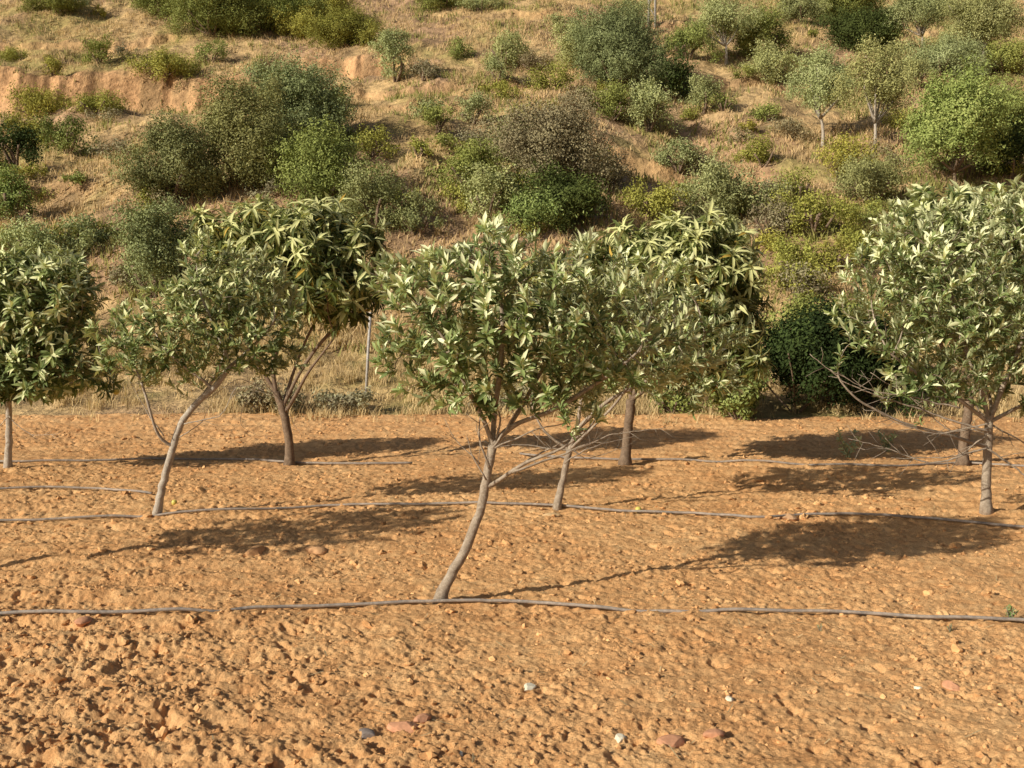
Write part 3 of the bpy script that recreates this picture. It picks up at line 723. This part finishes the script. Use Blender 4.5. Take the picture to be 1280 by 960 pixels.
gs = 'bushes scattered over the dry hillside'
B = [
 (65, 20, 60, 34, 'green', 'small green bush cut off by the top left of the view'),
 (195, 24, 66, 44, 'green', 'round green bush at the top, second from the left'),
 (262, 50, 105, 62, 'green', 'broad green bush above the eroded bank at top left'),
 (345, 42, 100, 52, 'green', 'bright green bush at the top edge right of the broad one'),
 (405, 34, 78, 40, 'yellow', 'yellowish bush at the top edge left of centre'),
 (435, 60, 95, 36, 'yellow', 'low yellowish bush at the brow of the pink bank'),
 (370, 52, 70, 30, 'yellow', 'low dull bush on top of the pink bank face'),
 (121, 80, 38, 34, 'green', 'small round bush on the lip of the orange bank'),
 (262, 80, 38, 28, 'green', 'small bush on the lip of the bank right of the round one'),
 (66, 100, 34, 24, 'yellow', 'small bush beside a shaded hollow at the far left bank'),
 (40, 148, 84, 26, 'yellow', 'low yellow-green bush on the ledge below the bank, far left'),
 (118, 150, 74, 26, 'yellow', 'low yellow-green bush on the ledge right of its twin'),
 (205, 128, 88, 18, 'yellow', 'flat yellowish bush on the ledge under the orange face'),
 (18, 215, 62, 62, 'dark', 'bush painted dark for shade at the far left of the slope'),
 (80, 195, 62, 44, 'green', 'mid green bush right of the dark shaded one at left'),
 (12, 278, 52, 68, 'bright', 'bright green bush at the left edge below the dark one'),
 (98, 312, 70, 36, 'olive', 'dull grey-green bush low on the left slope'),
 (30, 330, 90, 40, 'olive', 'grey-green bush behind the left edge orchard tree'),
 (465, 200, 58, 34, 'yellow', 'yellow-green bush right of the big olive clump'),
 (525, 197, 34, 22, 'yellow', 'tiny yellow-green bush between the olive clump and the grey thicket'),
 (545, 170, 46, 36, 'green', 'light green bush alone on the middle slope'),
 (590, 156, 52, 36, 'olive', 'pale grey-green bush above the grey thicket'),
 (493, 106, 46, 62, 'olive', 'upright grey-green bush alone beside the hillside ledge'),
 (528, 104, 42, 24, 'dry', 'low brown bush in the shade of the upright bush'),
 (630, 88, 52, 46, 'olive', 'grey-green bush in the upper middle of the slope'),
 (622, 112, 34, 26, 'olive', 'small grey-green bush under the upper middle one'),
 (666, 94, 44, 30, 'dry', 'brown bush left of the bright yellow-green one'),
 (696, 112, 62, 28, 'yellow', 'vivid yellow-green bush in the upper middle of the slope'),
 (703, 42, 34, 22, 'olive', 'small bush near the top edge left of the pole'),
 (785, 38, 44, 34, 'olive', 'grey-green bush near the foot of the pole'),
 (552, 12, 70, 26, 'green', 'green bush on the top edge left of centre'),
 (602, 16, 50, 22, 'olive', 'dull bush on the top edge at centre'),
 (770, 122, 108, 96, 'wild', 'large round grey-green thicket in the upper centre'),
 (735, 90, 70, 62, 'olive', 'grey-green bush merging with the left of the large thicket'),
 (812, 168, 68, 62, 'olive', 'grey-green bush at the lower right of the large thicket'),
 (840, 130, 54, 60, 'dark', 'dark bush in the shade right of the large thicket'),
 (765, 152, 66, 38, 'green', 'bright small bush beneath the large thicket'),
 (860, 78, 62, 40, 'green', 'green bush left of the white stemmed tree'),
 (588, 246, 80, 62, 'green', 'olive green bush at the left of the grey thicket'),
 (690, 240, 150, 98, 'dry', 'broad grey-brown thicket in the middle of the slope'),
 (650, 200, 80, 50, 'olive', 'grey-green growth on the upper left of the brown thicket'),
 (608, 278, 74, 66, 'olive', 'pale silvery bush just above the front tree top'),
 (700, 286, 122, 62, 'dark', 'dark green bush with dead branches behind the front tree top'),
 (668, 292, 110, 34, 'bright', 'fresh green low bush right behind the front tree top'),
 (770, 238, 44, 32, 'dry', 'small brown bush by the bare gully'),
 (848, 226, 48, 50, 'olive', 'small grey-green bush right of the bare gully'),
 (870, 222, 44, 36, 'dry', 'dark brown bush touching the gully bush'),
 (812, 274, 84, 36, 'yellow', 'low yellow-green bush above the drooping leaved tree'),
 (955, 80, 66, 66, 'green', 'dense green bush right of the upper white stemmed tree'),
 (965, 112, 64, 44, 'olive', 'grey-green bush below the dense green one, upper right'),
 (880, 146, 46, 44, 'olive', 'small bluish green bush on the right slope'),
 (905, 140, 34, 22, 'green', 'little green bush beside the bluish one'),
 (960, 153, 42, 20, 'green', 'small flat green bush in dry grass at right'),
 (955, 213, 52, 30, 'yellow', 'rounded yellow-green bush in the dry grass at right'),
 (1060, 232, 62, 60, 'yellow', 'tall yellow-green bush under the slender trees'),
 (1000, 255, 50, 44, 'yellow', 'yellow-green bush above the olive toned pair at right'),
 (1022, 300, 92, 56, 'yellow', 'wide yellow-green bush in the lower right scrub'),
 (1000, 346, 84, 36, 'yellow', 'low yellow-green bush behind the dark hedge'),
 (1048, 344, 62, 44, 'yellow', 'yellow-green bush touching the broad right tree'),
 (912, 288, 118, 66, 'olive', 'broad grey-green thicket above the drooping leaved tree'),
 (965, 305, 70, 48, 'dry', 'grey-brown leafless looking bush right of the broad thicket'),
 (1092, 258, 90, 52, 'olive', 'grey-green bush left of the bright pine'),
 (1185, 108, 92, 42, 'olive', 'grey-green bushes on the ledge at upper right'),
 (1258, 96, 60, 42, 'green', 'green bush at the upper right edge'),
 (1145, 112, 46, 40, 'olive', 'small grey-green bush between the slender tree and the ledge'),
 (1062, 28, 100, 52, 'green', 'wide green bush at the top right'),
 (1085, 66, 90, 48, 'dark', 'dark green bush below the wide one at top right'),
 (1000, 30, 60, 40, 'olive', 'grey-green bush at the top edge left of the wide green one'),
 (1260, 190, 100, 88, 'green', 'yellowish green tree-like bush behind the bright pine'),
 (1262, 232, 70, 70, 'dark', 'dark shaded bush right of the bright pine'),
]
for (x, y, w, h, k, lab) in B:
    bush(x, y, w, h, k, lab, gs, spiky=(k == 'yellow'))
# low shrubs too small to tell apart
g2 = np.random.default_rng(99); cnt = 0
while cnt < 150:
    x = g2.random()*1280; y = 5+g2.random()*365; p = hit(x, y)
    if scarp(p[0:1], p[1:2])[1][0] > .3 or p[1] > 95: continue
    kd = ['olive', 'yellow', 'dry', 'green', 'dry', 'yellow'][int(g2.random()*6)]; rr_ = .35+.55*g2.random()
    o, _, _ = crown_mesh('low_shrub', kd, p+[0, 0, rr_*.35], rr_*1.2, rr_, rr_*.65, 900+cnt, origin=p)
    tag(o, 'small dull low shrub in the dry grass of the hillside', 'shrub', 'small low shrubs dotted over the hillside'); cnt += 1
# large wild olive clump
go = 'wild olive trees on the lower hillside'
for (x, y, w, h, k, lab) in [
 (365, 195, 118, 108, 'wild', 'tallest grey-green wild olive of the big left clump'),
 (300, 245, 120, 120, 'wild', 'wild olive in the heart of the big left clump'),
 (212, 262, 98, 104, 'wild', 'wild olive on the left side of the big clump'),
 (400, 262, 112, 88, 'green', 'lighter green wild olive in front right of the big clump'),
 (466, 300, 76, 74, 'wild', 'wild olive at the right end of the clump, just above the kinked tree'),
 (190, 378, 112, 120, 'wild', 'lone round wild olive below the big clump, behind the leaning tree'),
 (520, 300, 62, 44, 'wild', 'small wild olive left of the front tree top'),
 ]: bush(x, y, w, h, k, lab, go, name='wild_olive', cat='wild olive')
gt = 'slender trees on the right slope'
hill_tree(907, 80, 72, -6, 56, 'olive', 'white stemmed grey-green tree in the upper right', BARKW, gt)
hill_tree(1028, 182, 84, 66, 146, 'olive', 'slender tree with a bare pale stem, left of the pair at right', BARKW, gt, lean=-6)
hill_tree(1092, 192, 84, 60, 152, 'olive', 'slender tree with a crooked pale stem, right of the pair', BARKW, gt, lean=2)
hill_tree(1152, 66, 86, -14, 44, 'olive', 'pale stemmed tree at the top right of the slope', BARKW, gt)
hill_tree(1228, 82, 100, 0, 62, 'olive', 'broad tree with a short pale stem at the top right corner', BARKW, gt)
hill_tree(1192, 232, 128, 104, 212, 'bright', 'bright green bushy pine at the right of the slope', BARKD)
# near hedge bushes at the field edge
def near_bush(px, dpt, w, top, bottom, kind, label, depth=1.4):
    p = at(px, bottom, dpt); root = np.array([p[0], dpt, float(terr(p[0], dpt))])
    t = empty('hedge_bush', root, label, 'hedge bush'); zt = at(px, top, dpt)[2]; H = zt-root[2]
    g = np.random.default_rng(int(px)); ac = Acc()
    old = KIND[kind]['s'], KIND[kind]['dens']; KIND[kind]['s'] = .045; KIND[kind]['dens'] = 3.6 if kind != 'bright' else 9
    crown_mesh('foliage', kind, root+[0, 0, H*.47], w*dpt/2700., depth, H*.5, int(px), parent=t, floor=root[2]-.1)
    KIND[kind]['s'], KIND[kind]['dens'] = old
    for q in range(8):
        a = g.random()*6.28; e = root+[math.cos(a)*w*dpt/2700*.6, math.sin(a)*depth*.6, H*.6]
        tube(ac, resample([root-[0, 0, .1], (root+e)/2+g.normal(size=3)*.1, e], .15), .02, 5)
    ac.build('stems', BARKD, t)
near_bush(995, 24.4, 235, 390, 530, 'shade', 'big green hedge bush at the field edge, deep shade painted into its leaves', 1.3)
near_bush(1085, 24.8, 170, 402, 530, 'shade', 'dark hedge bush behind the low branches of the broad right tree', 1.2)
near_bush(922, 23.3, 120, 455, 534, 'bright', 'low bright green bush left of the dark hedge', .6)
near_bush(1035, 26.4, 150, 362, 470, 'green', 'sunlit green bush rising behind the dark hedge', 1.2)  # lit top of the hedge, its light put into a paler leaf colour

near_bush(335, 24.2, 120, 480, 520, 'dry', 'low grey-brown brush behind the kinked trunk at the field edge', .7)  # dry weeds, their dark mass also standing in for tree shadow on grass
near_bush(425, 24.4, 90, 488, 520, 'dry', 'low grey-brown brush at the foot of the metal post', .6)  # real brush in part, also filling in for tree shadow here
near_bush(845, 24.2, 90, 492, 530, 'green', 'low dull green undergrowth left of the bright green bush', .6)
near_bush(655, 24.4, 120, 488, 526, 'dry', 'low brown brush at the field edge behind the short bare trunk', .6)
# ------------------------------------------------------------------ grass
def blades(n, fx, hgt, wid, cols, lean=.35, g=rng):
    P = fx; n = len(P); a = g.random(n)*6.28; H = hgt*(.5+g.random(n)); L = norm(np.stack([np.cos(a)*lean*g.random(n), np.sin(a)*lean*g.random(n), np.ones(n)], 1))
    s = np.stack([-np.sin(a+1.5*g.random(n)), np.cos(a), 0*a], 1)*wid
    top = P+L*H[:, None]+np.stack([np.cos(a), np.sin(a), 0*a], 1)*(H*.25)[:, None]; mid = P+L*(H*.55)[:, None]
    v = np.stack([P-s, P+s, mid+s*.8, mid-s*.8, top], 1).reshape(-1, 3); i = (np.arange(n)*5)[:, None]
    return v, [i+np.array([0, 1, 2, 3]), i+np.array([3, 2, 4])], np.repeat(cols, 5, 0)
def grass_patch(name, n, region, hgt, wid, label, mask=None, tuft=7, pal=None, spread=.10):
    y = region[2]+(region[3]-region[2])*rng.random(n); x = (region[0]+(region[1]-region[0])*rng.random(n))
    if region[4]: x = x*y
    if mask is not None: k = rng.random(n) < mask(x, y); x, y = x[k], y[k]
    x = np.repeat(x, tuft)+rng.normal(size=len(x)*tuft)*spread; y = np.repeat(y, tuft)+rng.normal(size=len(y)*tuft)*spread
    z = np.where(y < EDGE, field_z(x, y, False), hill_z(x, y))-.03
    m = len(x); t = rng.random((m//tuft, 1)).repeat(tuft, 0)*.7+.3*rng.random((m, 1)); p = np.array(pal)
    c = p[0]*(1-t)+p[1]*t; c = c*(.75+.5*rng.random((m, 1)))
    hh = hgt*(.5+rng.random(m//tuft)).repeat(tuft)
    v, f, c = blades(m, np.stack([x, y, z], 1), hh, wid, c)
    tag(mesh_obj(name, v, f, GRASS, col=c, smooth=False), label, 'dry grass', kind='stuff')
edge_mask = lambda x, y: np.clip(.06+1.3*sst(.42, .62, fbm(x*.8, y*.8, 91, 4)+.5), 0, 1)*np.where(y < 23.0+1.6*(fbm(x*.9, x*0, 92, 3)+.3), .05, 1)
grass_patch('dry_grass', 16000, (-.62, .62, 22.5, 33, True), .22, .009, 'tall straw coloured grass along the far edge of the field', edge_mask, 8,
            [(.32, .22, .11), (.74, .57, .31)], .07)
hm = lambda x, y: np.clip(.15+1.5*sst(.38, .62, fbm(x*.35, y*.3, 93, 4)+.5), 0, 1)*(1-.9*scarp(x, y)[1])
grass_patch('hillside_grass', 34000, (-.58, .58, 31, 92, True), .24, .022, 'dry tan grass tufts over the hillside', hm, 6,
            [(.36, .25, .13), (.68, .50, .27)], .16)
grass_patch('low_herbs', 12000, (-.58, .58, 31, 90, True), .30, .030, 'patches of dull green herbs in the hillside grass', lambda x, y: sst(.50, .66, fbm(x*.45, y*.4, 95, 4)+.5), 8,
            [(.18, .18, .055), (.34, .32, .11)], .22)
# ------------------------------------------------------------------ field weeds
def weed(px, py, h, label, c=(.30, .36, .18), nst=5):
    p = base_at(px, py); t = empty('weed', p, label, 'weed'); ac = Acc(); lv = Acc(); g = np.random.default_rng(int(px))
    for s in range(nst):
        a = g.random()*6.28; e = p+[math.cos(a)*h*.4, math.sin(a)*h*.4, h*(.6+.4*g.random())]
        q = resample([p-[0, 0, .02], (p+e)/2+[0, 0, .05*h], e], h/6); tube(ac, q, .004, 4)
        for k in range(1, len(q)):
            D = norm(g.normal(size=(4, 3))+[0, 0, .8]); U = norm(g.normal(size=(4, 3))+[0, 0, 1]); L = h*(.18+.15*g.random(4))
            leaf_mesh(lv, np.repeat(q[k][None], 4, 0), D, U, L, L*.35, np.full(4, .4), np.array(c)*(.7+.6*g.random((4, 1))))
    ac.build('stalks', BARK, t); lv.build('leaves', LEAF, t)
weed(1060, 572, .42, 'pale leafed sucker sprouting from bare soil beside the low branches', (.45, .5, .3))
weed(1108, 566, .35, 'small grey-green sprout under the broad right tree')
weed(1262, 778, .12, 'little green weed beside the front pipe at the right edge', (.2, .3, .1))
weed(1188, 788, .06, 'tiny green seedling in front of the pipe at right', (.18, .28, .1), 3)
weed(1025, 790, .05, 'tiny seedling on the soil in front of the pipe', (.22, .28, .12), 3)

# ------------------------------------------------------------------ post and pole
p = at(457, 497, 25.6); root = np.array([p[0], 25.6, float(terr(p[0], 25.6))]); tp = at(463, 392, 25.6)
t = empty('fence_post', root, 'thin grey metal fence post leaning slightly in the dry grass', 'fence post')
ac = Acc(); tube(ac, np.array([root-[0, 0, .2], (root+tp)/2, tp]), .034, 10); ac.build('post_tube', GALV, t)
ac = Acc(); tube(ac, np.array([tp-[0, 0, .004], tp+[0, 0, .03]]), np.array([.044, .04]), 10); ac.build('cap', GALV, t)
p = hit(815, 30); root = p.copy()
t = empty('utility_pole', root, 'pale twin legged pole standing at the top of the slope', 'pole')
for sgn in (-1, 1):
    ac = Acc(); tube(ac, np.array([root+[sgn*.24, 0, -.3], root+[sgn*.2, 0, 4], root+[sgn*.12, 0, 8.5]]), .09, 8); ac.build('leg', GALV, t)
ac = Acc()
for k in range(9):
    z = .4+k*.9; s = .24-.014*k; q = 1 if k % 2 else -1
    tube(ac, np.array([root+[-s*q, 0, z], root+[s*q, 0, z+.8]]), .03, 5)
ac.build('brace', GALV, t)
ac = Acc(); tube(ac, np.array([root+[-1.1, 0, 8.3], root+[1.1, 0, 8.3]]), .06, 6); ac.build('crossarm', GALV, t)

# ------------------------------------------------------------------ light
sun_d = bpy.data.lights.new('sun', 'SUN'); sun_d.energy = 5.0; sun_d.angle = math.radians(.6); sun_d.color = (1, .93, .78)
sun = bpy.data.objects.new('sun', sun_d); COL.objects.link(sun)
el = math.radians(27); az = math.atan2(-.835, -.55)
from mathutils import Vector
sd = Vector((math.cos(el)*math.sin(az), math.cos(el)*math.cos(az), math.sin(el)))
sun.rotation_euler = sd.to_track_quat('Z', 'Y').to_euler(); sun.location = (0, 0, 40)
w = bpy.data.worlds.new('World'); scene.world = w; w.use_nodes = True; nt = w.node_tree
sky = nt.nodes.new('ShaderNodeTexSky'); sky.sky_type = 'NISHITA'; sky.sun_disc = False
sky.sun_elevation = el; sky.sun_rotation = az % (2*math.pi); sky.dust_density = 2.5; sky.air_density = 1.0
nt.links.new(sky.outputs[0], nt.nodes['Background'].inputs[0]); nt.nodes['Background'].inputs[1].default_value = .062
